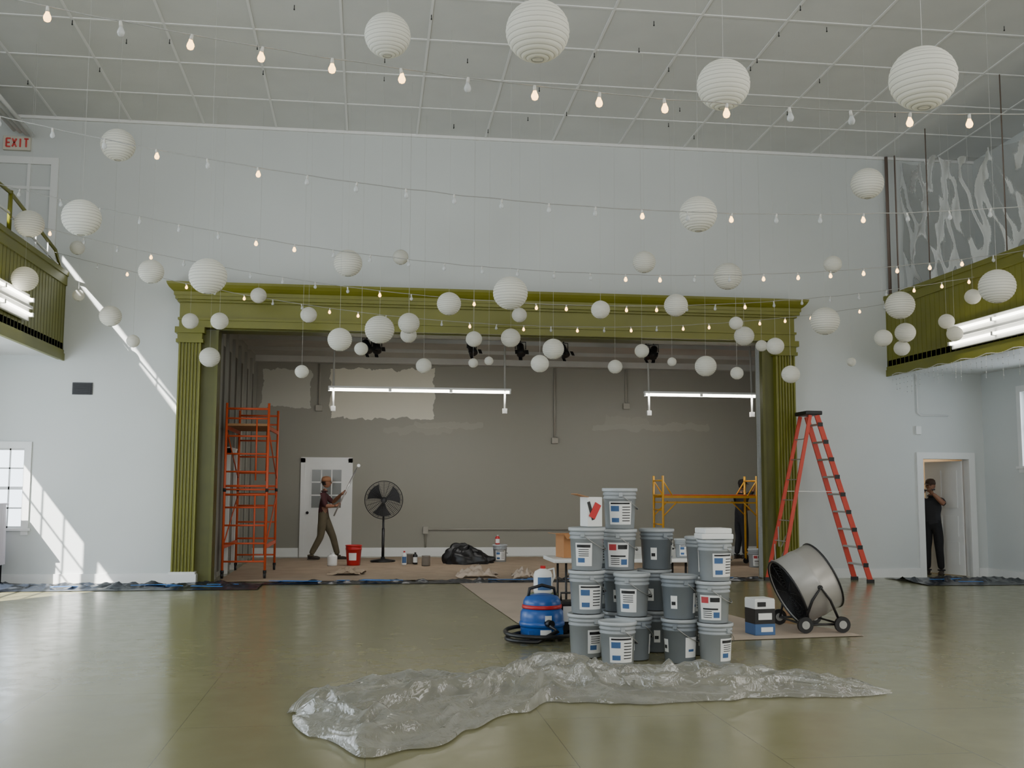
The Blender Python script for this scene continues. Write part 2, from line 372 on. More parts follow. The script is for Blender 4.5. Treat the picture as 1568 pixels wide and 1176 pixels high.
# ---------------------------------------------------------------- balconies
def balcony(name,xf,xw,s):
    mb=MB()
    mb.bx(min(xf,xw),max(xf,xw),2,YW,3.74,3.95,1)
    mb.bx(xf,xf+.08*s,2,YW,3.68,5.12,0)
    mb.bx(xf-.04*s,xf+.12*s,2,YW,5.08,5.16,0); mb.bx(xf-.03*s,xf,2,YW,3.66,3.78,0); mb.bx(xf-.015*s,xf,2,YW,3.78,3.84,0); mb.bx(xf-.02*s,xf,2,YW,4.92,5.08,0)
    y=2.3
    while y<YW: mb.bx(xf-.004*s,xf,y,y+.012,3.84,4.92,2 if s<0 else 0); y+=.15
    for yy in (6,10): mb.bx(min(xf,xw),max(xf,xw),yy,yy+.15,3.6,3.74,1)
    return mb.done(name,[M_green,M_white,M_greend],loc=(0,0,0))
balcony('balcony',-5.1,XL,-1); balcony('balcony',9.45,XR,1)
mb=MB()
mb.sweep([(-5.15,8,5.75),(-5.15,15.4,5.75),(-5.15,17.6,5.42),(-5.15,17.95,5.17)],.028,0)
mb.sweep([(-5.15,8,5.45),(-5.15,15.4,5.45),(-5.15,17.75,5.22)],.018,1)
for yy in (9,11,13,15.4): mb.cyl((-5.15,yy,5.165),(-5.15,yy,5.78),.032,m=0); 
for yy in (16.0,16.6,17.2): mb.cyl((-5.15,yy,5.165),(-5.15,yy,5.75-.15*(yy-15.4)),.012,m=1)
mb.done('balcony_railing',[M_green,M_white])

def fixture(name,x,y0,y1,z,s):
    mb=MB(); L=y1-y0
    mb.bx(x,x-.05*s,y0,y1,z-.2,z+.2,0,bev=.01)
    for zz in (-.11,.11):
        mb.cyl((x-.09*s,y0+.06,z+zz),(x-.09*s,y0+L/2-.03,z+zz),.022,m=1)
        mb.cyl((x-.09*s,y0+L/2+.03,z+zz),(x-.09*s,y1-.06,z+zz),.022,m=1)
        for yy in (y0+.03,y0+L/2,y1-.03): mb.bx(x-.05*s,x-.12*s,yy-.025,yy+.025,z+zz-.03,z+zz+.03,0)
    mb.beam((x-.05*s,y0,z),(x-.08*s,y1,z),.04,.04,0)
    return mb.done(name,[M_white,M_tube])
fixture('fluorescent_light_fixture',9.42,13.35,15.8,4.06,1)
fixture('fluorescent_light_fixture',-5.07,13.6,16.05,4.2,-1)

mb=MB(); y=11.5
top=[]
while y<17.9:
    top.append((9.38,y,3.66+.02*math.sin(y*9)))
    L=random.uniform(.12,.42); dx=random.uniform(-.05,.05)
    mb.cyl((9.38,y,3.66),(9.38+dx,y+dx,3.66-L),.003,m=0,seg=4)
    for k in range(1,int(L/.09)+1): mb.sph((9.38+dx*k*.09/L,y+dx*k*.09/L,3.66-k*.09),.009,1,u=6,v=4)
    y+=.14
mb.sweep(top,.007,0,4); mb.done('icicle_lights',[M_cord,M_bulboff])

M_sheet=plastic_mat('clear_plastic_sheet',C(236,235,228),.17,.8,.12,5,.55,1.65)
M_sheet2=plastic_mat('hung_plastic_sheet',C(140,137,130),.22,.45,.3,1.6,.25,1.2)
mb=MB()
def cur(u,v):
    y=18.0-6.5*u; top=7.72-.75*math.sin(min(1,u*1.7)*math.pi/2)+.16*noise.noise((u*9,3,3)); z=5.18*v+top*(1-v)
    f=.16*noise.noise((u*14+v*2,v*1.2,1))+.06*noise.noise((u*34-v*4,v*2,7))+.1*noise.noise((u*4,v*3,0))
    return V((9.8+f,y,z))
mb.grid(cur,180,30); mb.done('hanging_plastic_sheet',[M_sheet2],norm=False)
mb=MB(); mb.cyl((9.5,18.0,5.18),(9.5,18.0,7.8),.03,m=0); mb.cyl((9.62,17.9,5.18),(9.62,17.9,7.8),.018,m=0)
for yy in (16.6,14.4): mb.cyl((9.5,yy,5.18),(9.5,yy,CZ(yy)-.02),.01,m=0)
mb.done('vertical_pipes',[mat('brown_pipe',C(105,90,80),.6)])

# exit sign
mb=MB(); yy=YW-.06
mb.bx(-6.2,-5.76,YW-.07,YW,7.2,7.44,0,bev=.01)
def stroke(a,b): mb.beam((a[0],yy-.02,a[1]),(b[0],yy-.02,b[1]),.022,.02,1,up=(0,1,0))
x=-6.14;z0,z1=7.25,7.39
for ch in 'EXIT':
    w=.065
    if ch=='E': S=[((x,z0),(x,z1)),((x,z0),(x+w,z0)),((x,z1),(x+w,z1)),((x,(z0+z1)/2),(x+w*.8,(z0+z1)/2))]
    elif ch=='X': S=[((x,z0),(x+w,z1)),((x,z1),(x+w,z0))]
    elif ch=='I': S=[((x+w/2,z0),(x+w/2,z1))]
    else: S=[((x,z1),(x+w,z1)),((x+w/2,z0),(x+w/2,z1))]
    for a,b in S: stroke(a,b)
    x+=.095
mb.done('exit_sign',[mat('sign_face',C(200,196,182),.5),mat('sign_red',C(205,60,55),.4)])
mb=MB(); mb.bx(-4.92,-4.6,YW-.02,YW,3.1,3.3,0)
for i in range(6): mb.beam((-4.9,YW-.03,3.12+.03*i),(-4.62,YW-.03,3.12+.03*i),.012,.02,1)
mb.done('air_vent',[M_black,M_dark])
mb=MB()
mb.sweep([(10.0,YW-.03,3.7),(10.0,YW-.03,3.0),(10.05,YW-.03,2.95),(10.6,YW-.03,2.95)],.012); mb.bx(9.95,10.05,YW-.05,YW,2.6,2.75)
mb.done('wall_conduit',[M_white])
mb=MB()
for xx,za in ((-1.2,3.45),(4.35,2.75),(6.1,3.6)):
    mb.cyl((xx,SY1-.04,za),(xx,SY1-.04,SZ-.15),.022)
    mb.box((xx,SY1-.05,za-.04),(.16,.1,.14),0,bev=.01)
mb.sweep([(1.3,SY1-.04,.2),(1.3,SY1-.04,.58),(1.35,SY1-.04,.62),(5.6,SY1-.04,.62)],.018)
mb.box((1.3,SY1-.06,.6),(.12,.1,.16),0)
mb.done('stage_conduit',[mat('painted_conduit',C(150,146,135),.5)])

def strip(name,x0,n,y,z):
    mb=MB(); L=1.22
    mb.bx(x0,x0+n*L,y-.06,y+.06,z+.03,z+.07,0)
    for i in range(n):
        mb.cyl((x0+i*L+.03,y,z),(x0+(i+1)*L-.03,y,z),.026,m=1)
        for e in (x0+i*L+.015,x0+(i+1)*L-.015): mb.bx(e-.015,e+.015,y-.025,y+.025,z-.03,z+.04,0)
    for xx in (x0+.1,x0+n*L-.12): 
        mb.cyl((xx,y,z+.07),(xx,y+.05,SZ-.005),.02,m=2); mb.cyl((xx,y,z-.35),(xx,y,z+.03),.02,m=2); mb.box((xx,y,z-.38),(.09,.07,.1),2)
    return mb.done(name,[M_white,M_tube,M_stageceil])
strip('strip_light',-.85,3,21.0,3.52); strip('strip_light',5.6,2,21.0,3.52)
mb=MB(); mb.cyl((-2.5,19.9,4.5),(9.3,19.9,4.5),.025,m=0); mb.done('lighting_batten',[M_dark])
mb=MB()
Ms=Matrix.Rotation(math.radians(145),4,'X')
mb.lathe([(.06,-.16),(.085,-.12),(.09,.05),(.1,.06),(.1,.16),(.085,.17),(.02,.15)],Ms,16,0)
mb.sweep([(-.12,0,0),(-.12,0,.17),(.12,0,.17),(.12,0,0)],.012,0,6); mb.cyl((0,0,.17),(0,0,.28),.014)
for a in (-1,0,1): mb.box(Ms@V((.115*a,0.1,.17)) if a else Ms@V((0,-.11,.17)),(.08,.01,.12),0,Ms.to_3x3())
me=mb.mesh('theatre_spotlight',[M_black])
for xx in (-.1,.08,1.9,2.85,3.7,5.35,5.5): put('theatre_spotlight',me,(xx,19.9,4.26),random.uniform(-.7,.7),.85)

# ---------------------------------------------------------------- string lights
for k,yy in enumerate((6.9,9.75,12.8,15.1,17.2)):
    mb=MB(); zf=lambda x:4.3+.0154*(x-3)**2
    pts=[(-5.04+14.42*i/120,yy,zf(-5.04+14.42*i/120)+.01*noise.noise((i*.4,k,0))) for i in range(121)]
    mb.sweep(pts,.0045,0,5)
    x=-4.9+.13*k; i=0
    while x<9.35:
        z=zf(x); tx=random.uniform(-.02,.02)
        on=(random.random()<(.62,.2,.35,.5,.45)[k]); lm=1 if on else 2
        q=1.12 if k==0 else 1
        mb.cyl((x,yy,z),(x+tx*.4,yy,z-.035*q),.009*q,.012*q,3,8)
        mb.lathe([(a*q,b*q) for a,b in [(.010,-.03),(.013,-.042),(.021,-.06),(.023,-.072),(.017,-.088),(.003,-.095)]],Matrix.Translation((x+tx*.5,yy,z)),10,lm)
        x+=.46; i+=1
    mb.done('string_lights',[M_cable,M_bulbon,M_bulboff,M_socket])

# ---------------------------------------------------------------- paper lanterns (x, y, z, diameter in metres)
LL=[(0.09,9.31,5.72,.42),(1.05,6.58,4.6,.42),(2.76,7.82,4.82,.42),(3.48,6.08,4.22,.42),(-3.22,13.37,5.87,.42),(6.4,12.64,5.58,.42),(3.62,11.16,4.67,.42),(-3.22,11.89,4.55,.42),(-4.75,15.0,5.21,.39),(-4.7,17.2,5.38,.23),(-2.93,14.2,4.43,.33),(-4.87,15.3,4.49,.36),(-1.85,11.97,3.95,.42),(-0.38,15.56,4.92,.42),(0.44,17.1,5.38,.26),(3.87,14.45,4.84,.33),(6.71,14.39,4.89,.26),(5.25,14.82,4.75,.42),(7.36,11.38,4,.42),(-3.98,16.5,4.18,.33),(-4.65,17.2,4.61,.187),(-3.63,16.49,3.8,.2),
(-2.88,17.0,4.21,.26),(-2.24,15.7,4.02,.26),(-1.85,17.2,4.69,.26),(-1.01,16.7,4.31,.26),(-2.59,17.2,3.66,.33),(-.44,14.3,3.59,.33),(-1.01,15.4,3.26,.2),(-.16,15.3,3.6,.2),(.10,14.9,3.83,.42),(.55,15.9,4.09,.33),(.57,16.6,4.01,.26),(1.03,14.1,4.09,.33),(1.65,12.4,3.94,.42),(2.40,16.9,4.43,.25),(1.60,16.4,3.94,.26),(2.27,17.0,4.06,.325),(.85,17.2,3.59,.26),(1.66,17.1,3.64,.162),(1.92,17.1,3.68,.151),(2.74,15.6,3.70,.33),(2.37,14.6,3.35,.26),(3.10,13.9,4.03,.26),(3.99,16.8,3.59,.238),(4.42,16.7,3.85,.238),(4.20,14.0,4.14,.33),(4.93,16.7,3.68,.151),(5.08,15.4,3.46,.33),(5.54,15.3,3.35,.2),(5.25,14.5,3.99,.2),(6.11,16.5,4.11,.33),(5.88,14.6,3.68,.26),(5.90,14.1,3.21,.26),(6.57,14.4,4.04,.42),(6.37,16.4,3.94,.195),(7.88,16.3,3.69,.151),(7.64,14.2,4.27,.42),(8.63,15.9,4.14,.33),(8.67,16.1,3.91,.26),(7.47,14.4,3.81,.26),(8.77,14.9,4.17,.24),(8.85,14.3,4.45,.235),(8.78,14.7,3.95,.24)]
def lantern(X,Y,Z,D):
    mb=MB(); R=D/2; n=15; prof=[];mf=[]
    a0=.2; a1=math.pi-.2
    for i in range(n+1):
        ac=a0+(a1-a0)*i/n
        for da,mi in ((-.013,1),(.013,0)):
            prof.append((R*math.sin(ac+da)*.99,R*.95*math.cos(ac+da)*.99)); mf.append(mi)
        if i<n:
            for q in (.33,.66):
                a=ac+(a1-a0)/n*q; prof.append((R*math.sin(a)*1.008,R*.95*math.cos(a)*1.008)); mf.append(0)
    mb.lathe(prof,None,28,0,mf,cap=False)
    rt=prof[0]; rb=prof[-1]
    for r,z in (rt,rb): mb.sweep([(r*math.cos(a),r*math.sin(a),z) for a in [2*math.pi*j/20 for j in range(20)]],.004,1,5,closed=True)
    mb.cyl((-rt[0],0,rt[1]),(rt[0],0,rt[1]),.003,m=1,seg=5)
    mb.cyl((0,0,rt[1]),(0,0,CZ(Y)-Z-.005),.0016,m=2,seg=4)
    mb.done('paper_lantern',[M_paper,M_wire,M_cord],loc=(X,Y,Z),rotz=random.random()*3,norm=False)
for L in LL: lantern(*L)

# ---------------------------------------------------------------- floor coverings
mb=MB()
P=[(1.5,18.05),(1.62,15),(1.75,12.4),(2.5,11.3),(3.6,10.75),(5.35,10.95),(5.25,11.6),(4.6,12.4),(4.4,14),(4.35,18.05)]
mb.poly([(x,y,.006) for x,y in P]); f=bmesh.ops.triangulate(mb.bm,faces=mb.bm.faces[:])
mb.done('rosin_paper_sheet',[M_rosin])
mb=MB()
def sf(u,v):
    x=-2.5+11.9*u; y=18.12+5.9*v; return V((x,y,.008+.014*abs(noise.noise((x*2.5,y*3,0)))+.02*max(0,noise.noise((x*.9,y*1.2,5)))))
mb.grid(sf,150,70); mb.done('drop_cloth',[M_brown],norm=False)
def strip_plastic(name,x0,x1,yc,w,h=.1):
    mb=MB()
    def g(u,v):
        x=x0+(x1-x0)*u; e=.2*noise.noise((x*1.3,v*.6,3)); y=yc+(v-.5)*(w+e*1.5)+e
        return V((x,min(y,18.05),.008+(h*abs(noise.noise((x*4,y*5,2)))+.05*max(0,noise.noise((x*9,y*9,5))))*math.sin(math.pi*v)))
    mb.grid(g,int((x1-x0)*18),14,0)
    for i in range(int((x1-x0)*2)):
        x=random.uniform(x0,x1-.6); y=yc-w/2+random.uniform(.05,w*.6); mb.box((x+.3,y,.055),(random.uniform(.2,.6),.06,.004),1,Matrix.Rotation(random.uniform(-.3,.3),3,'Z'))
    mb.done(name,[M_floorplas,M_tape],norm=False)
strip_plastic('plastic_floor_strip',-6.8,-1.7,17.4,1.25,.14)
strip_plastic('plastic_floor_strip',-1.7,6.8,17.8,.45,.1)
strip_plastic('plastic_floor_strip',9.2,11.2,17.2,1.5,.14)

TX=[-.5,-.35,0,.3,.7,1.1,1.4,2.0,2.6,3.2,3.7,4.05]
TF=[7.55,6.95,6.38,6.5,7.05,7.55,7.85,7.68,7.75,7.82,7.75,7.86]
TB=[7.65,8.25,8.6,8.75,8.65,8.8,8.9,8.95,8.8,8.5,8.25,7.93]
TH=[.02,.15,.19,.19,.18,.2,.24,.22,.19,.15,.11,.02]
def itp(x,T):
    for i in range(len(TX)-1):
        if x<=TX[i+1]:
            k=(x-TX[i])/(TX[i+1]-TX[i]); k=max(0,min(1,k)); k=k*k*(3-2*k) if i not in(0,len(TX)-2) else math.sqrt(k) if i==0 else k; return T[i]*(1-k)+T[i+1]*k
    return T[-1]
def pl(u,v):
    x=-.5+4.55*u; a=itp(x,TF); b=itp(x,TB)
    x2=x+.06*noise.noise((x*3,v*5,9))
    wob=.08*noise.noise((x*5,v*3,4)); y=a+(b-a)*v+wob*min(1,(b-a))
    env=math.sin(math.pi*v)**.4*itp(x,TH)
    w=.9*noise.noise((x*.8,v*1.5,1))
    r1=1-abs(noise.noise((x*.7,v*3.6+w+x*.5,0)))*3.6
    r2=1-abs(noise.noise((x*1.7+3,v*8+w*2-x*1.0,2)))*3.2
    r3=1-abs(noise.noise((x*3.4,v*15+w*4+x*1.5,6)))*2.8
    z=.01+env*(.16+.66*max(0,r1)+.3*max(0,r2)+.13*max(0,r3))
    return V((x2,y,max(.006,z)))
mb=MB(); mb.grid(pl,300,120); mb.done('plastic_drop_sheet',[M_sheet],norm=False)

# ---------------------------------------------------------------- buckets
def bucket_mesh(kind):
    mb=MB(); h=.37
    prof=[(.128,0),(.133,.004),(.148,.27),(.155,.272),(.155,.285),(.149,.288),(.15,.305),(.157,.307),(.157,.32),(.151,.323),(.152,.34),(.163,.341),(.165,.35),(.165,.368),(.157,.372),(.15,.364),(.02,.364)]
    mf=[0]*10+[1]*7
    mb.lathe(prof,None,36,0,mf)
    def patch(a0,a1,z0,z1,m,off=.002):
        n=12
        rr=lambda z:.133+(.148-.133)*(z/.27)+off
        mb.grid(lambda u,v:V((rr(z0+(z1-z0)*v)*math.cos(a0+(a1-a0)*u),rr(z0+(z1-z0)*v)*math.sin(a0+(a1-a0)*u),z0+(z1-z0)*v)),n,1,m)
    if kind==0:
        patch(-.75,.75,.04,.25,2); patch(-.6,-.1,.06,.1,3,.003); patch(-.65,-.1,.16,.21,3,.003); patch(-.65,.6,.225,.24,5,.003)
        for j in range(6): patch(.1,.65,.07+.025*j,.078+.025*j,5,.003)
    elif kind==1:
        patch(-.7,.7,.03,.25,2); patch(-.6,-.1,.18,.235,4,.003); patch(0,.6,.19,.23,5,.003); patch(-.5,.5,.12,.135,5,.003); patch(.2,.6,.05,.1,3,.003)
        for j in range(4): patch(-.5,.1,.05+.018*j,.056+.018*j,5,.003)
    elif kind==2:
        patch(-.5,.55,.04,.24,2); patch(-.35,.1,.07,.11,3,.003); patch(2.2,3.6,.05,.24,2); patch(-.4,.45,.2,.225,5,.003)
        for j in range(4): patch(-.3,.35,.125+.018*j,.131+.018*j,5,.003)
    else:
        patch(.6,1.5,.05,.22,2); patch(.8,1.2,.1,.12,3,.003); patch(-.9,-.5,.09,.2,2); patch(-.85,-.6,.12,.15,5,.003)
    hp=[(.156*math.cos(a),.162*math.sin(a),.31-.13*math.sin(a)) for a in [math.pi*j/14 for j in range(15)]]
    mb.sweep([(x*1.04,y*1.04+.004,z) for x,y,z in hp],.0035,6,5)
    mb.sweep(hp[6:9],.009,5,6)
    for sx in (-1,1): mb.box((sx*.158,0,.31),(.02,.035,.035),0)
    body=M_bucket2 if kind==3 else M_bucket
    return mb.mesh('paint_bucket',[body,M_lid if kind!=3 else M_bucket,M_lab,M_labb,M_labr,M_black,M_steel])
BK=[bucket_mesh(i) for i in range(4)]
def stack(x,y,n,pitch=.374,kinds=(0,1,2,3),face=-1.6,sc=1.06):
    for i in range(n):
        put('paint_bucket',BK[kinds[i%len(kinds)]],(x+random.uniform(-.015,.015),y+random.uniform(-.01,.01),.007+i*pitch*sc),face+random.uniform(-.6,.6),sc)
stack(2.24,9.38,1,kinds=(0,))
stack(2.47,9.74,2,kinds=(3,2))
stack(2.44,10.13,4,kinds=(3,3,1,0),sc=1.06)
stack(2.86,9.52,2,kinds=(3,3))
stack(2.82,10.2,3,kinds=(3,3,3))
stack(3.14,9.36,3,kinds=(2,1,0),sc=1.0)
stack(3.2,9.95,3,kinds=(3,0,0),sc=1.0)
stack(2.07,9.93,3,kinds=(2,0,2),sc=1.08)
stack(2.3,10.5,3,kinds=(3,2,0))
mb=MB(); mb.box((3.14,9.36,1.155),(.3,.24,.05),0,bev=.01); mb.box((3.14,9.37,1.205),(.27,.22,.05),0,Matrix.Rotation(.15,3,'Z'),bev=.01); mb.done('sandpaper_packs',[M_lab])
zb=.007+3*.374*1.08+.005
mb=MB(); mb.box((2.12,9.96,zb+.14),(.16,.15,.28),0,Matrix.Rotation(.3,3,'Z'),bev=.004)
mb.box((2.142,9.88,zb+.15),(.07,.008,.15),1,Matrix.Rotation(.3,3,'Z')@Matrix.Rotation(.5,3,'Y')); mb.box((2.1,9.872,zb+.15),(.03,.008,.18),2,Matrix.Rotation(.3,3,'Z')@Matrix.Rotation(-.3,3,'Y'))
mb.beam((2.06,9.93,zb+.28),(1.94,9.9,zb+.31),.14,.006,3)
mb.done('opened_product_box',[M_lab,M_redp,M_black,M_card])

mb=MB()
mb.box((3.05,12.5,.74),(1.83,.76,.045),0,bev=.012)
for xx in (2.3,3.75):
    for yy in (12.22,12.78): mb.cyl((xx,yy,0.007),(xx,yy,.72),.014,m=1)
    mb.cyl((xx,12.22,.12),(xx,12.78,.12),.012,m=1); mb.cyl((xx,12.22,.5),(xx,12.78,.5),.012,m=1); mb.cyl((xx,12.5,.5),(3.05+(xx-3.05)*.4,12.5,.71),.01,m=1)
mb.done('folding_table',[M_white,M_dark],norm=True)
def cbox(name,x,y,z,w,d,h,rz):
    mb=MB(); t=.006
    for sx in (-1,1): mb.box((sx*w/2,0,h/2),(t,d,h),0); mb.box((0,sx*d/2,h/2),(w,t,h),0)
    mb.box((0,0,t/2),(w,d,t),0)
    for sx in (-1,1): mb.box((sx*(w/2+.05),0,h+.02*sx+.02),(.11,d,t),0,Matrix.Rotation(-.4 if sx>0 else .1,3,'Y'))
    mb.box((0,-d/2-.05,h-.03),(w,.11,t),0,Matrix.Rotation(.5,3,'X'))
    return mb.done(name,[M_card],loc=(x,y,z),rotz=rz)
cbox('cardboard_box',2.42,12.5,.765,.3,.26,.28,.2)
def jar(name,x,y,z,r,h,mats,cone=.35):
    mb=MB(); mb.lathe([(r*.9,0),(r,.01),(r,h*.7),(r*.9,h*.78),(r*cone,h*.88),(r*cone,h*.9),(r*cone*1.15,h*.9),(r*cone*1.15,h)],None,20,0,[0]*5+[1]*3)
    mb.grid(lambda u,v:V(((r+.001)*math.cos(-2.6+2*u),(r+.001)*math.sin(-2.6+2*u),h*(.15+.45*v))),8,1,2)
    return mb.done(name,mats,loc=(x,y,z))
jar('spray_bottle',3.55,12.35,.765,.04,.24,[M_lab,M_redp,M_labb]); jar('plastic_jug',3.65,12.65,.765,.07,.26,[M_lab,M_white,M_lab]); jar('plastic_bottle',2.9,12.4,.765,.045,.25,[M_blue,M_white,M_lab])
put('paint_bucket',BK[0],(3.75,12.35,.765),-1.5,.6)

mb=MB()
mb.lathe([(.17,.03),(.2,.05),(.205,.2),(.2,.26),(.17,.3)],None,32,0)
mb.lathe([(.203,.12),(.214,.14),(.214,.16),(.203,.18)],None,32,0)
mb.lathe([(.175,.3),(.18,.31),(.175,.36),(.15,.4),(.08,.42),(.01,.42)],None,32,0)
mb.lathe([(.185,.29),(.19,.3),(.185,.325),(.176,.325)],None,32,2)
mb.sweep([(-.14,0,.36),(-.12,0,.47),(0,0,.5),(.12,0,.47),(.14,0,.36)],.016,1,8)
for a in (.8,2.4,3.9,5.5):
    mb.cyl((.2*math.cos(a)-.02,.2*math.sin(a),.035),(.2*math.cos(a)+.02,.2*math.sin(a),.035),.035,m=1,seg=14)
    mb.box((.18*math.cos(a),.18*math.sin(a),.07),(.07,.07,.06),0)
mb.grid(lambda u,v:V((.21*math.cos(-1.9+.5*u),.21*math.sin(-1.9+.5*u),.06+.05*v)),8,1,3)
mb.grid(lambda u,v:V((.216*math.cos(-1.7+.3*u),.216*math.sin(-1.7+.3*u),.19+.05*v)),8,1,3)
mb.cyl((0,-.19,.17),(.02,-.27,.17),.035,m=1)
mb.done('canister_vacuum',[M_blue,M_black,M_redp,M_lab],loc=(1.82,11.05,.007),rotz=.1).scale=(1.12,)*3
pts=[]
for i in range(70):
    a=-1.5-i*.14; r=.36+.05*math.sin(i*.3)+ .001*i
    pts.append((1.8+r*math.cos(a)*1.02,10.98+r*math.sin(a)*.8,.03+.0012*i))
mb=MB(); mb.sweep([(1.86,10.74,.18),(1.92,10.66,.14)]+pts[2:],.022,0,8); mb.done('vacuum_hose',[M_black])
mb=MB(); mb.lathe([(.1,0),(.105,.02),(.105,.2),(.09,.24),(.03,.27),(.03,.3)],None,24,0,[0]*4+[1]*2); mb.sweep([(.05,0,.25),(.12,0,.27),(.13,0,.18),(.1,0,.12)],.013,0,6)
mb.grid(lambda u,v:V((.107*math.cos(-2.3+1.6*u),.107*math.sin(-2.3+1.6*u),.04+.14*v)),10,1,2)
mb.done('plastic_jug',[M_lab,M_redp,M_labb],loc=(1.93,11.65,.425),rotz=0)
mb=MB()
mb.lathe([(.14,0),(.16,.4),(.165,.4),(.165,.415),(.02,.412)],None,28,0); mb.done('plastic_tub',[mat('green_tub',C(90,105,70),.4)],loc=(1.93,11.65,0.007))
mb=MB(); mb.box((2.14,11.3,.2),(.2,.25,.36),0,bev=.03); mb.box((2.14,11.17,.25),(.14,.01,.16),1); mb.sweep([(2.07,11.3,.38),(2.07,11.3,.46),(2.21,11.3,.46),(2.21,11.3,.38)],.012,0,6); mb.done('paint_sprayer',[M_black,M_lab])
mb=MB(); mb.beam((1.95,9.5,.02),(2.02,9.2,.02),.05,.02,0); mb.beam((1.9,9.7,.02),(1.94,9.48,.02),.1,.03,0,bev=.01); mb.done('paint_tray',[M_black])

mb=MB(); mb.box((0,0,.06),(.24,.24,.12),2,bev=.004); mb.box((0,0,.2),(.239,.239,.16),1); mb.box((0,0,.33),(.24,.24,.1),0,bev=.004); mb.box((0,0,.385),(.23,.23,.01),0)
mb.box((0,-.121,.2),(.16,.004,.07),0); mb.box((.02,-.121,.06),(.14,.004,.05),0); mb.box((-.04,-.122,.33),(.1,.004,.05),1)
mb.done('joint_compound_box',[M_lab,M_black,M_labb],loc=(4.27,11.2,.008),rotz=.12)

# drum fan
mb=MB(); ax=V((-.88,.0,-.42)).normalized(); c0=V((0,0,.5))
z=ax; x=V((0,0,1)).cross(z).normalized(); y=z.cross(x)
Md=Matrix.Translation(c0)@Matrix((x,y,z)).transposed().to_4x4()
R=.39; hl=.23
mb.lathe([(R*.97,-hl),(R,-hl+.01),(R,-.05),(R+.006,-.04),(R+.006,0),(R,.01),(R,hl-.01),(R*.97,hl),(R*.95,hl-.01),(R*.95,-hl+.01)],Md,48,0,mf=[0]*8+[1]*2,closed=True)
for e in (-hl,hl): mb.sweep([Md@V((R*math.cos(2*math.pi*j/40),R*math.sin(2*math.pi*j/40),e)) for j in range(40)],.012,1,6,closed=True)
for e in (-hl+.01,hl-.01):
    for rr in [.06+.036*i for i in range(9)]: mb.sweep([Md@V((rr*math.cos(2*math.pi*j/32),rr*math.sin(2*math.pi*j/32),e)) for j in range(32)],.0028,1,4,closed=True)
    for k in range(10):
        a=2*math.pi*k/10; mb.cyl(Md@V((.05*math.cos(a),.05*math.sin(a),e)),Md@V((R*.96*math.cos(a),R*.96*math.sin(a),e)),.004,m=1,seg=5)
mb.cyl(Md@V((0,0,-.12)),Md@V((0,0,.12)),.1,m=1,seg=20)
for k in range(6):
    a=2*math.pi*k/6
    def bl(u,v,a=a):
        r=.08+.28*u; w=(.6+.3*u)*(v-.5); return Md@V((r*math.cos(a+w),r*math.sin(a+w),.08*(v-.5)*2))
    mb.grid(bl,5,3,1)
sx=V((0,1,0)); fx=V((1,0,0))
for s in (-1,1):
    piv=c0+sx*s*(R+.03)
    b1=V((-.17,0,.09))+sx*s*.34; b2=V((.26,0,.09))+sx*s*.34
    mb.sweep([b1,b1*.35+piv*.65+V((-.03,0,0)),piv,b2*.35+piv*.65+V((.03,0,0)),b2],.015,1,8); mb.cyl(b1,b2,.013,m=1); mb.cyl(piv,c0+sx*s*(R-.01),.025,m=1)
for xx in (-.17,.26):
    mb.cyl((xx,-.36,.09),(xx,.36,.09),.012,m=1)
    for s in (-1,1):
        w=V((xx,s*.375,.09)); mb.cyl(w-sx*.02,w+sx*.02,.088,m=1,seg=24); mb.cyl(w-sx*.024,w+sx*.024,.045,m=2,seg=16)
mb.done('drum_fan',[mat('drum_shell',C(160,157,152),.35,.25,var=.05),M_black,M_steel],loc=(4.95,11.55,.008))

# ---------------------------------------------------------------- ladder
mb=MB(); ya,yb2=17.08,17.68; za=2.86
fr=lambda z,yy:(8.5-(8.5-7.64)*z/za, yy+(17.38-yy)*.3*z/za, z)
rr_=lambda z,yy:(6.88+(7.52-6.88)*z/za, yy+(17.38-yy)*.3*z/za, z)
for yy in (ya,yb2):
    mb.beam(fr(.02,yy),fr(za,yy),.035,.085,0,up=(1,0,0)); mb.beam(rr_(.02,yy),rr_(za,yy),.03,.06,0,up=(1,0,0))
    mb.box(fr(.03,yy),(.11,.07,.06),1); mb.box(rr_(.03,yy),(.1,.06,.06),1)
    p=fr(1.55,yy); q=rr_(1.55,yy); mb.beam(p,q,.025,.008,2)
for i in range(1,10):
    z=.3*i; a=fr(z,ya); b=fr(z,yb2); mb.box(((a[0]+b[0])/2,(a[1]+b[1])/2,z),(.085,b[1]-a[1],.03),2)
    mb.box((a[0],a[1]-.024,z),(.09,.006,.07),1)
for i in range(1,8):
    z=.35*i; a=rr_(z,ya); b=rr_(z,yb2); mb.beam(a,b,.03,.015,2)
for z in (.3,.6): 
    for yy,o in ((ya,.25),(yb2,-.25)): mb.beam(rr_(z+.35,yy),(rr_(z,yy)[0],yy+o,z),.02,.008,2)
mb.box((7.58,17.38,2.9),(.3,.5,.07),1,bev=.015)
mb.done('step_ladder',[M_red,M_black,M_alu])

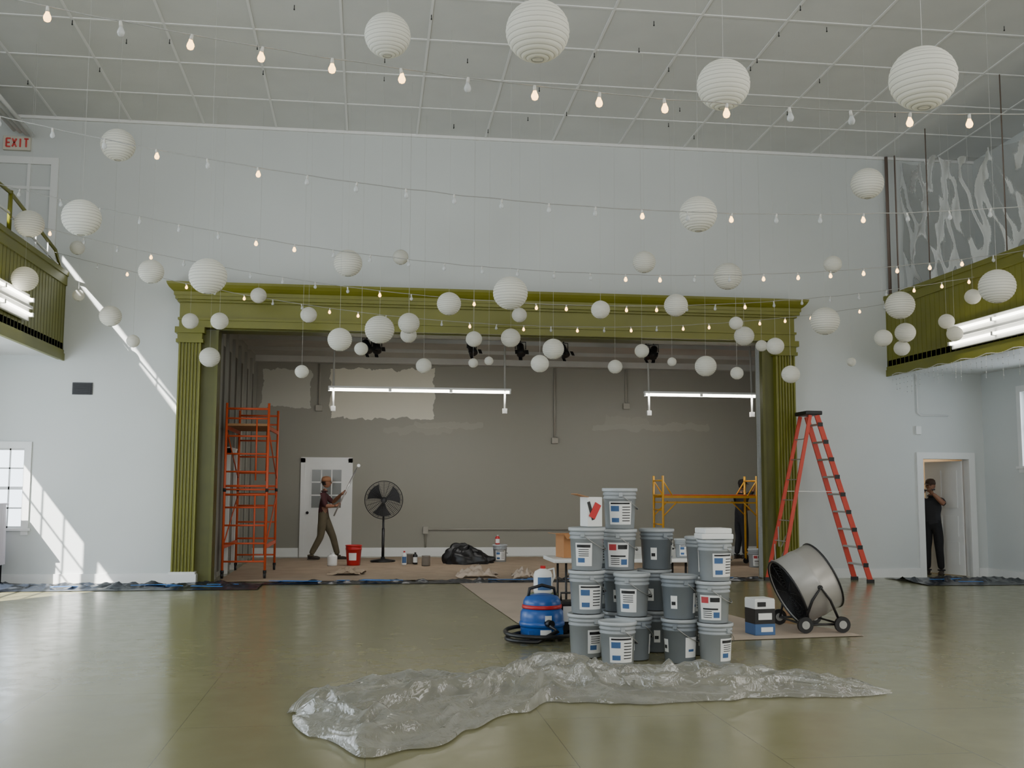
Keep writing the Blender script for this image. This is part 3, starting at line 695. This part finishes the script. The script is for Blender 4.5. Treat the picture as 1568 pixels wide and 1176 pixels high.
# ---------------------------------------------------------------- scaffolds
mb=MB(); x0,x1=-2.5,-1.78
for yy in (18.75,20.6):
    for xx in (x0,x1):
        mb.cyl((xx,yy,.1),(xx,yy,3.05),.022,m=0); mb.cyl((xx,yy,.1),(xx,yy,.15),.03,m=1)
        mb.cyl((xx-.02,yy,.065),(xx+.02,yy,.065),.055,m=1,seg=18); mb.cyl((xx,yy,1.5),(xx,yy,1.56),.028,m=1)
    for z in [.3+.31*i for i in range(9)]: mb.cyl((x0,yy,z),(x1,yy,z),.016,m=0)
    for z in (1.45,1.6,2.95): mb.cyl((x0,yy,z),(x1,yy,z),.02,m=0)
    mb.cyl((x1-.2,yy,.3),(x1-.2,yy,1.45),.014,m=0); mb.cyl((x1-.2,yy,1.7),(x1-.2,yy,2.8),.014,m=0)
for xx in (x0,x1):
    for z in (.55,2.62): mb.beam((xx,18.75,z),(xx,20.6,z),.03,.06,0)
    mb.cyl((xx,18.75,.55),(xx,20.6,1.4),.012,m=0); mb.cyl((xx,18.75,2.6),(xx,20.6,1.75),.012,m=0)
mb.box(((x0+x1)/2,19.67,2.67),(x1-x0-.04,1.85,.04),2)
mb.done('orange_scaffold_tower',[M_orange,M_dark,mat('plank',C(150,110,70),.7,var=.1)])
mb=MB(); x0,x1=5.95,7.95
for xx in (x0,x1):
    for yy in (20.9,21.6):
        mb.cyl((xx,yy,.1),(xx,yy,1.85),.024,m=0); mb.cyl((xx,yy-.02,.07),(xx,yy+.02,.07),.06,m=1,seg=18)
    for z in ((.25,1.45,1.75) if xx>7 else (.25,.55,.85,1.15,1.45,1.75)): mb.cyl((xx,20.9,z),(xx,21.6,z),.017,m=0)
for yy in (20.9,21.6):
    mb.beam((x0,yy,1.42),(x1,yy,1.42),.03,.05,0); mb.beam((x0,yy,1.3),(x1,yy,1.3),.02,.03,0)
    for s,xx in ((1,x0),(-1,x1)): mb.cyl((xx,yy,1.02),(xx+s*.3,yy,1.32),.014,m=0); mb.cyl((xx,yy,1.75),(xx+s*.2,yy,1.44),.014,m=0)
mb.box(((x0+x1)/2,21.25,1.45),(x1-x0,.64,.03),2)
mb.done('yellow_scaffold',[M_yellow,M_dark,M_orange])

# ---------------------------------------------------------------- pedestal fan
mb=MB(); c=V((0,-.12,1.3)); R=.4
def cp_(r,a,d): return c+V((r*math.cos(a),d,r*math.sin(a)))
for i in range(12):
    r=R*(i+1)/12; d=.09*(1-(r/R)**2)**.5 if r<R else 0
    for s in (-1,1): mb.sweep([cp_(r,2*math.pi*j/36,s*d) for j in range(36)],.0035 if i<11 else .008,0,4,closed=True)
for k in range(20):
    a=2*math.pi*k/20
    for s in (-1,1): mb.sweep([cp_(R*q,a,s*.09*max(0,1-q*q)**.5) for q in (.08,.35,.6,.8,.92,1)],.0035,0,4)
for k in range(3):
    a0=2*math.pi*k/3+.4
    mb.grid(lambda u,v,a0=a0:cp_(.06+.29*u,a0+(v-.5)*1.1*(.7+.4*u),.04*(v-.5)),6,4,1)
mb.cyl(c+V((0,-.06,0)),c+V((0,.22,0)),.07,m=0,seg=18); mb.cyl((0,0,.03),(0,0,1.3),.022,m=0); mb.cyl((0,0,.03),(0,0,.7),.03,m=0)
mb.lathe([(.26,0),(.27,.01),(.26,.03),(.05,.06),(.04,.1)],None,32,0)
mb.done('pedestal_fan',[M_black,M_dark],loc=(.3,22.6,.02))

# stage clutter
mb=MB(); mb.lathe([(.12,0),(.125,.005),(.15,.3),(.158,.302),(.158,.315),(.15,.318),(.155,.37),(.162,.372),(.162,.385),(.15,.385),(.14,.2),(.01,.05)],None,30,0)
mb.sweep([(.155*math.cos(a),.155*math.sin(a),.33-.12*math.sin(a)) for a in [math.pi*j/12 for j in range(13)]],.004,1,5)
mb.grid(lambda u,v:V(((.145+.01*v)*math.cos(-2.2+u),(.145+.01*v)*math.sin(-2.2+u),.1+.14*v)),8,1,2)
rb=mb.done('red_bucket',[M_redp,M_steel,M_lab],loc=(-.3,21.6,.02)); rb.scale=(1.05,)*3
jar('plastic_jug',-.72,21.5,.02,.1,.26,[M_lab,M_white,M_lab]); jar('spray_bottle',.72,21.6,.02,.05,.28,[M_lab,M_redp,M_labb]); jar('plastic_bottle',.95,21.8,.02,.05,.24,[M_black,M_dark,M_lab]); 
mb=MB(); mb.lathe([(.085,0),(.085,.19),(.09,.195),(.08,.2),(.01,.19)],None,24,0); mb.sweep([(.09*math.cos(a),.09*math.sin(a),.15+.02*math.sin(a)) for a in [math.pi*j/8 for j in range(9)]],.003,0,4)
pc=mb.mesh('paint_can',[M_steel]); put('paint_can',pc,(.85,22.0,.02)); put('paint_can',pc,(1.15,21.4,.02)); put('paint_can',pc,(6.6,20.2,.02))
put('paint_bucket',BK[0],(2.78,22.4,.02),-1.6,.98); put('paint_bucket',BK[1],(7.75,20.5,.02),-1.6,.98)
jar('spray_bottle',2.72,22.35,.385,.05,.2,[M_redp,M_lab,M_lab])
mb=MB()
def bag(u,v):
    a=2*math.pi*u; p=V((math.cos(a),math.sin(a),0)); ph=v*math.pi/2; r=math.cos(ph); 
    n=1+.35*noise.noise((p.x*2,p.y*2,v*2))+.12*noise.noise((p.x*7,p.y*7,v*6))
    return V((p.x*r*.5*n,p.y*r*.32*n,math.sin(ph)*.33*n*(1-.4*p.x*r)))
mb.grid(bag,60,24,0); mb.done('black_tarp_pile',[M_black],loc=(2.08,22.0,.015),norm=True)
def rag(name,x,y,z,sx,sy,h,m):
    mb=MB()
    def g(u,v):
        a=(u-.5)*2;b=(v-.5)*2; k=max(0,1-(a*a+b*b)*.55); n=noise.noise((a*2+x,b*2+y,0)); return V((a*sx*(1+.3*n),b*sy*(1+.3*n),h*k*(.5+abs(noise.noise((a*3+x,b*3+y,4)))*1.6)))
    mb.grid(g,24,20,0); return mb.done(name,[m],loc=(x,y,z),norm=False)
rag('crumpled_rag',1.9,18.6,.02,.35,.2,.15,M_rosin); rag('crumpled_rag',2.7,18.35,.02,.2,.14,.14,M_rosin); rag('crumpled_rag',-.4,19.4,.02,.3,.2,.1,M_brown)
rag('black_bag',-5.95,16.4,.01,.3,.3,.25,M_black)

mb=MB()
def clt(u,v):
    a=2*math.pi*u; n=6; k=(abs(math.cos(a))**n+abs(math.sin(a))**n)**(-1/n); w=.02*math.sin(a*22)*(1-v)
    return V((-6.2+ (.48+w)*k*math.cos(a),17.45+(.33+w)*k*math.sin(a),.35+.95*v))
mb.grid(clt,96,6,0); mb.box((-6.2,17.45,1.3),(.96,.66,.03),0,bev=.01)
for a in (-.42,.42):
    for b in (-.25,.25): mb.cyl((-6.2+a,17.45+b,0),(-6.2+a,17.45+b,1.3),.02,m=1)
mb.done('covered_table',[mat('table_cloth',C(190,185,198),.7),M_dark])
mb=MB(); mb.cyl((-6.1,16.95,1.1),(-5.7,16.8,.12),.012,m=0); mb.beam((-5.8,16.8,.06),(-5.55,16.8,.06),.06,.12,0); mb.done('push_broom',[M_black])

# ---------------------------------------------------------------- people
def skin_mesh(J,E,Rd,root,sub=2):
    me=bpy.data.meshes.new('tmp'); names=sorted(set(n for e in E for n in e)); me.from_pydata([tuple(J[n]) for n in names],[(names.index(a),names.index(b)) for a,b in E],[])
    o=bpy.data.objects.new('tmp',me); bpy.context.collection.objects.link(o)
    bpy.context.view_layer.objects.active=o
    md=o.modifiers.new('s','SKIN'); md.use_smooth_shade=True; md.branch_smoothing=.6
    for i,n in enumerate(names):
        r=Rd[n]; r=r if isinstance(r,tuple) else (r,r); me.skin_vertices[0].data[i].radius=r; me.skin_vertices[0].data[i].use_root=(n==root)
    o.modifiers.new('u','SUBSURF').levels=sub; o.modifiers['u'].render_levels=sub
    dg=bpy.context.evaluated_depsgraph_get(); dg.update()
    r=bpy.data.meshes.new_from_object(o.evaluated_get(dg)); bpy.data.objects.remove(o); return r
def segd(p,a,b):
    ab=b-a; t=max(0,min(1,(p-a).dot(ab)/ab.length_squared)); return (p-a-ab*t).length
def human(name,loc,rotz,J,holds,cols,cap=True,short=True,hy=0,sc=1):
    # materials: 0 shirt 1 pants 2 skin 3 cap 4 shoes 5 tool 6 eye 7 lips 8 hair
    J={k:V(v) for k,v in J.items()}
    E=[('pel','spi'),('spi','che'),('che','nec'),('nec','hd')]
    Rd={'pel':(.165,.14),'spi':(.155,.135),'che':(.175,.15),'nec':.062,'hd':.056}
    bm_={('pel','spi'):0,('spi','che'):0,('che','nec'):0,('nec','hd'):2}
    for s in 'LR':
        for a,b,k,r in (('sh','el','ua',.064),('el','wr','fa',.047),('hip','kn','th',.1),('kn','an','ca',.074)):
            J[k+s]=(J[a+s]*.5+J[b+s]*.5); Rd[k+s]=r
        Rd.update({'sh'+s:.085,'el'+s:.052,'wr'+s:.03,'hip'+s:.115,'kn'+s:.08,'an'+s:.062})
        ch=[('che','sh'+s,0),('sh'+s,'ua'+s,0),('ua'+s,'el'+s,0),('el'+s,'fa'+s,2 if short else 0),('fa'+s,'wr'+s,2),('pel','hip'+s,1),('hip'+s,'th'+s,1),('th'+s,'kn'+s,1),('kn'+s,'ca'+s,1),('ca'+s,'an'+s,1)]
        for a,b,m in ch: E.append((a,b)); bm_[(a,b)]=m
    me=skin_mesh(J,E,Rd,'pel')
    mb=MB(); mb.bm.from_mesh(me); mb.bm.faces.ensure_lookup_table()
    for f in mb.bm.faces:
        c=f.calc_center_median(); best=min(E,key=lambda e:segd(c,J[e[0]],J[e[1]])); m=bm_[best]
        if best==('pel','spi') and c.z<J['pel'].z+.02: m=1
        f.material_index=m; f.smooth=True
    H=J['hd']+V((0.015,0,.13)); Rh=Matrix.Rotation(hy,3,'Z')
    def hp(x,y,z): return H+Rh@V((x,y,z))
    q=bmesh.ops.create_uvsphere(mb.bm,u_segments=24,v_segments=18,radius=1)
    for v in q['verts']:
        x,y,z=v.co; 
        w=.078*(1-.18*max(0,-z)) ; d=.098
        if z<-.2 and x<0: x*=(1+.35*(z+.2))
        nx=x*d+(.012*max(0,-z) if x>.3 else 0)
        v.co=hp(nx,y*w,z*.118)
    for f in set(f for v in q['verts'] for f in v.link_faces):
        f.smooth=True; c=Rh.inverted()@(f.calc_center_median()-H)
        f.material_index=8 if (c.z>.045 or (c.x<-.01 and c.z>-.05)) else 2
    mb.sph(hp(.104,0,-.012),(.018,.012,.024),2,u=8,v=6)
    for s in (-1,1):
        mb.sph(hp(.086,s*.03,.008),(.011,.014,.009),6,u=8,v=6); mb.sph(hp(.0,s*.079,-.005),(.02,.01,.032),2,u=8,v=6)
        mb.sph(hp(.09,s*.03,.026),(.008,.02,.005),8,u=8,v=6)
    mb.sph(hp(.094,0,-.055),(.008,.026,.007),7,u=8,v=5)
    if cap:
        mb.lathe([(.101,.02),(.105,.05),(.094,.1),(.06,.13),(.01,.137)],Matrix.Translation(H)@Rh.to_4x4()@Matrix.Diagonal((1.03,.88,1,1)),24,3)
        mb.grid(lambda u,v:hp(.08+.11*v*math.sqrt(max(0,1-((u-.5)*1.7)**2)),(u-.5)*.15,.042-.02*v),8,5,3)
    mb.sweep([J['nec']+V((.068*math.cos(a),.068*math.sin(a),.0)) for a in [2*math.pi*j/16 for j in range(16)]],.014,0,6,closed=True)
    for s in 'LR':
        an=J['an'+s]; to=J['to'+s]; d=(to-an); d.z=0; d.normalize(); ang=math.atan2(d.y,d.x); Rf=Matrix.Rotation(ang,3,'Z')
        base=V((an.x,an.y,an.z-.06))
        mb.sph(base+Rf@V((.0,0,.02)),(.07,.045,.055),4,Rf); mb.sph(base+Rf@V((.1,0,-.003)),(.105,.048,.04),4,Rf); mb.box(base+Rf@V((.06,0,-.03)),(.26,.085,.022),4,Rf,bev=.008)
        mb.sweep([an+V((.062*math.cos(a),.062*math.sin(a),-.01)) for a in [2*math.pi*j/14 for j in range(14)]],.012,1,6,closed=True)
    for s,P,d in holds:
        W=J['wr'+s]; P=V(P); d=V(d).normalized(); t=(P-W); t=(t-d*t.dot(d)); 
        if t.length<1e-3: t=d.orthogonal()
        t.normalize(); n=d.cross(t); K=P-t*.028
        mb.sweep([W,W*.6+K*.4,W*.25+K*.75,K],[.028,.033,.036,.03],2,10)
        mb.sph(K,(.02,.02,.045),2,Matrix((t,n,d)).transposed())
        for i,(L,r) in enumerate(((.95,.0085),(1.1,.009),(1.05,.009),(.8,.0075))):
            o=d*(.034-.022*i)
            pts=[K+o+n*.018]+[P+o+(-t*math.cos(a)+n*math.sin(a))*.026 for a in [x*L for x in (.8,1.4,2.0,2.6,3.2)]]
            mb.sweep(pts,[r*1.1,r*1.05,r,r,r*.9,r*.6],2,7)
        pts=[W*.4+K*.6+d*.02]+[P+d*.048-t*.03-n*.01,P+d*.05-n*.026,P+d*.04+t*.02-n*.018]
        mb.sweep(pts,[.014,.012,.01,.007],2,7)
    return mb,(name,loc,rotz,cols,sc)
def fin(t):
    mb,(name,loc,rotz,cols,sc)=t; o=mb.done(name,cols,loc=loc,rotz=rotz); o.scale=(sc,)*3; return o
skinM=mat('skin',C(140,98,75),.55); hairM=mat('dark_hair',C(35,28,25),.8); eyeM=mat('eye',C(30,25,22),.3); lipM=mat('lips',C(120,70,60),.6); shoeM=mat('work_shoe',C(50,42,36),.7)
def sm(n,c): return mat(n,c,.85,var=.12,scale=7,bump=.2,bscale=18)
J=dict(pel=(-.02,0,.95),spi=(-.03,0,1.12),che=(-.04,0,1.34),nec=(-.01,0,1.49),hd=(.01,0,1.55),
 shL=(-.03,.17,1.42),elL=(.17,.22,1.24),wrL=(.36,.05,1.38),shR=(-.04,-.17,1.42),elR=(.02,-.26,1.17),wrR=(.24,-.14,1.14),
 hipL=(0,.09,.9),knL=(.19,.1,.5),anL=(.3,.1,.1),toL=(.5,.1,.03),hipR=(-.03,-.09,.9),knR=(-.07,-.1,.5),anR=(-.27,-.1,.12),toR=(-.1,-.12,.03))
d=V((.42,.1,.92)).normalized(); A=V((.31,-.11,1.18)); B=A+d*.3
J['wrL']=tuple(B+V((-.08,.05,-.03))); J['wrR']=tuple(A+V((-.09,-.02,-.01)))
t=human('painter_with_roller',(-.97,23.3,.01),0,J,[('R',A,d),('L',B,d)],[sm('maroon_shirt',C(66,30,34)),sm('khaki_work_pants',C(88,80,62)),skinM,mat('tan_cap',C(150,105,75),.8),shoeM,M_alu,eyeM,lipM,hairM])
mb=t[0]; mb.cyl(A-d*.25,A+d*.85,.016,m=5); e=A+d*.85
mb.sweep([e,e+V((.02,-.1,.06)),e+V((.06,-.1,.1))],.008,5,6); mb.cyl(e+V((.06,-.12,.1)),e+V((.06,.12,.1)),.035,m=5)
fin(t)
J=dict(pel=(0,0,.93),spi=(0,0,1.1),che=(.01,0,1.33),nec=(.03,0,1.47),hd=(.05,0,1.53),
 shL=(.02,.17,1.4),elL=(.2,.27,1.32),wrL=(.3,.1,1.52),shR=(.02,-.17,1.4),elR=(.2,-.27,1.32),wrR=(.3,-.12,1.5),
 hipL=(0,.09,.88),knL=(.03,.11,.48),anL=(-.03,.12,.1),toL=(.2,.15,.03),hipR=(0,-.09,.88),knR=(.03,-.11,.48),anR=(0,-.12,.1),toR=(.2,-.15,.03))
A=V((.36,-.07,1.56));B=V((.36,.06,1.58)); dh=V((0,1,.1))
t=human('worker_in_doorway',(10.52,18.6,.0),math.radians(225),J,[('R',A,dh),('L',B,dh)],[sm('dark_shirt',C(44,44,48)),sm('black_pants',C(26,26,29)),skinM,mat('brown_cap',C(70,52,40),.8),shoeM,M_black,eyeM,lipM,hairM],cap=True,sc=1.0)
mb=t[0]; mb.cyl(A-V((0,.08,0)),B+V((0,.1,.01)),.013,m=5); fin(t)
J=dict(J); J.update(elR=(.16,-.22,1.5),wrR=(.33,-.16,1.68),elL=(.12,.25,1.2),wrL=(.3,.2,1.25))
A=V((.4,-.15,1.72)); B=V((.37,.2,1.28))
t=human('painter_on_stage',(8.36,23.0,.01),math.radians(20),J,[('R',A,(.3,0,1)),('L',B,(0,0,1))],[sm('charcoal_shirt',C(34,34,38)),sm('dark_jeans',C(26,28,34)),skinM,hairM,shoeM,M_card,eyeM,lipM,hairM],cap=True)
mb=t[0]; dd=V((.3,0,1)).normalized(); mb.cyl(A-dd*.08,A+dd*.1,.012,m=5); mb.box(A+dd*.14,(.07,.02,.09),5,bev=.004); mb.lathe([(.05,-.2),(.055,-.08),(.058,-.07)],Matrix.Translation(B),16,5); mb.cyl(B-V((0,0,.08)),B+V((0,0,.07)),.01,m=5)
fin(t)

# ---------------------------------------------------------------- lighting
w=bpy.data.worlds.new('world'); bpy.context.scene.world=w; w.use_nodes=True
w.node_tree.nodes['Background'].inputs[0].default_value=(.8,.9,1,1); w.node_tree.nodes['Background'].inputs[1].default_value=5.0
def area(name,loc,dirv,sx,sy,e,col=(1,1,1)):
    l=bpy.data.lights.new(name,'AREA'); l.shape='RECTANGLE'; l.size=sx; l.size_y=sy; l.energy=e; l.color=col
    o=bpy.data.objects.new(name,l); bpy.context.collection.objects.link(o); o.location=loc; o.rotation_euler=V(dirv).to_track_quat('-Z','Y').to_euler(); return o
sun=bpy.data.lights.new('sun','SUN'); sun.energy=30; sun.angle=.009; sun.color=(1,.97,.92)
so=bpy.data.objects.new('sun',sun); bpy.context.collection.objects.link(so); so.rotation_euler=V((.75,1,-.975)).to_track_quat('-Z','Y').to_euler(); so.location=(-15,0,15)
area('daylight_back',(2,-5.5,4.5),(0,1,.05),14,5,900,(.98,.985,.98))
area('daylight_left_upper',(-6.6,8,6.4),(1,.15,.05),12,2,430,(.84,.92,1))
area('daylight_left_lower',(-6.6,11,2.0),(1,.35,.1),9,2.4,330,(.8,.9,1))
area('fill_right_upper',(9.2,4,6.4),(-1,.15,.05),8,2,260,(1,.97,.92))  # added fill lamp in the open hall, kept off the hanging sheet
area('daylight_right_lower',(11,8,2.0),(-1,.2,.1),10,2.4,230,(1,.94,.86))
area('stage_light_left',(.95,20.9,3.45),(0,.6,-1),3.6,.3,62,(1,.985,.96))
area('stage_light_right',(6.8,20.9,3.45),(0,.6,-1),2.4,.3,48,(1,.985,.96))
area('back_room_light',(10.5,20,2.7),(0,0,-1),.8,.8,24,(1,.9,.75))
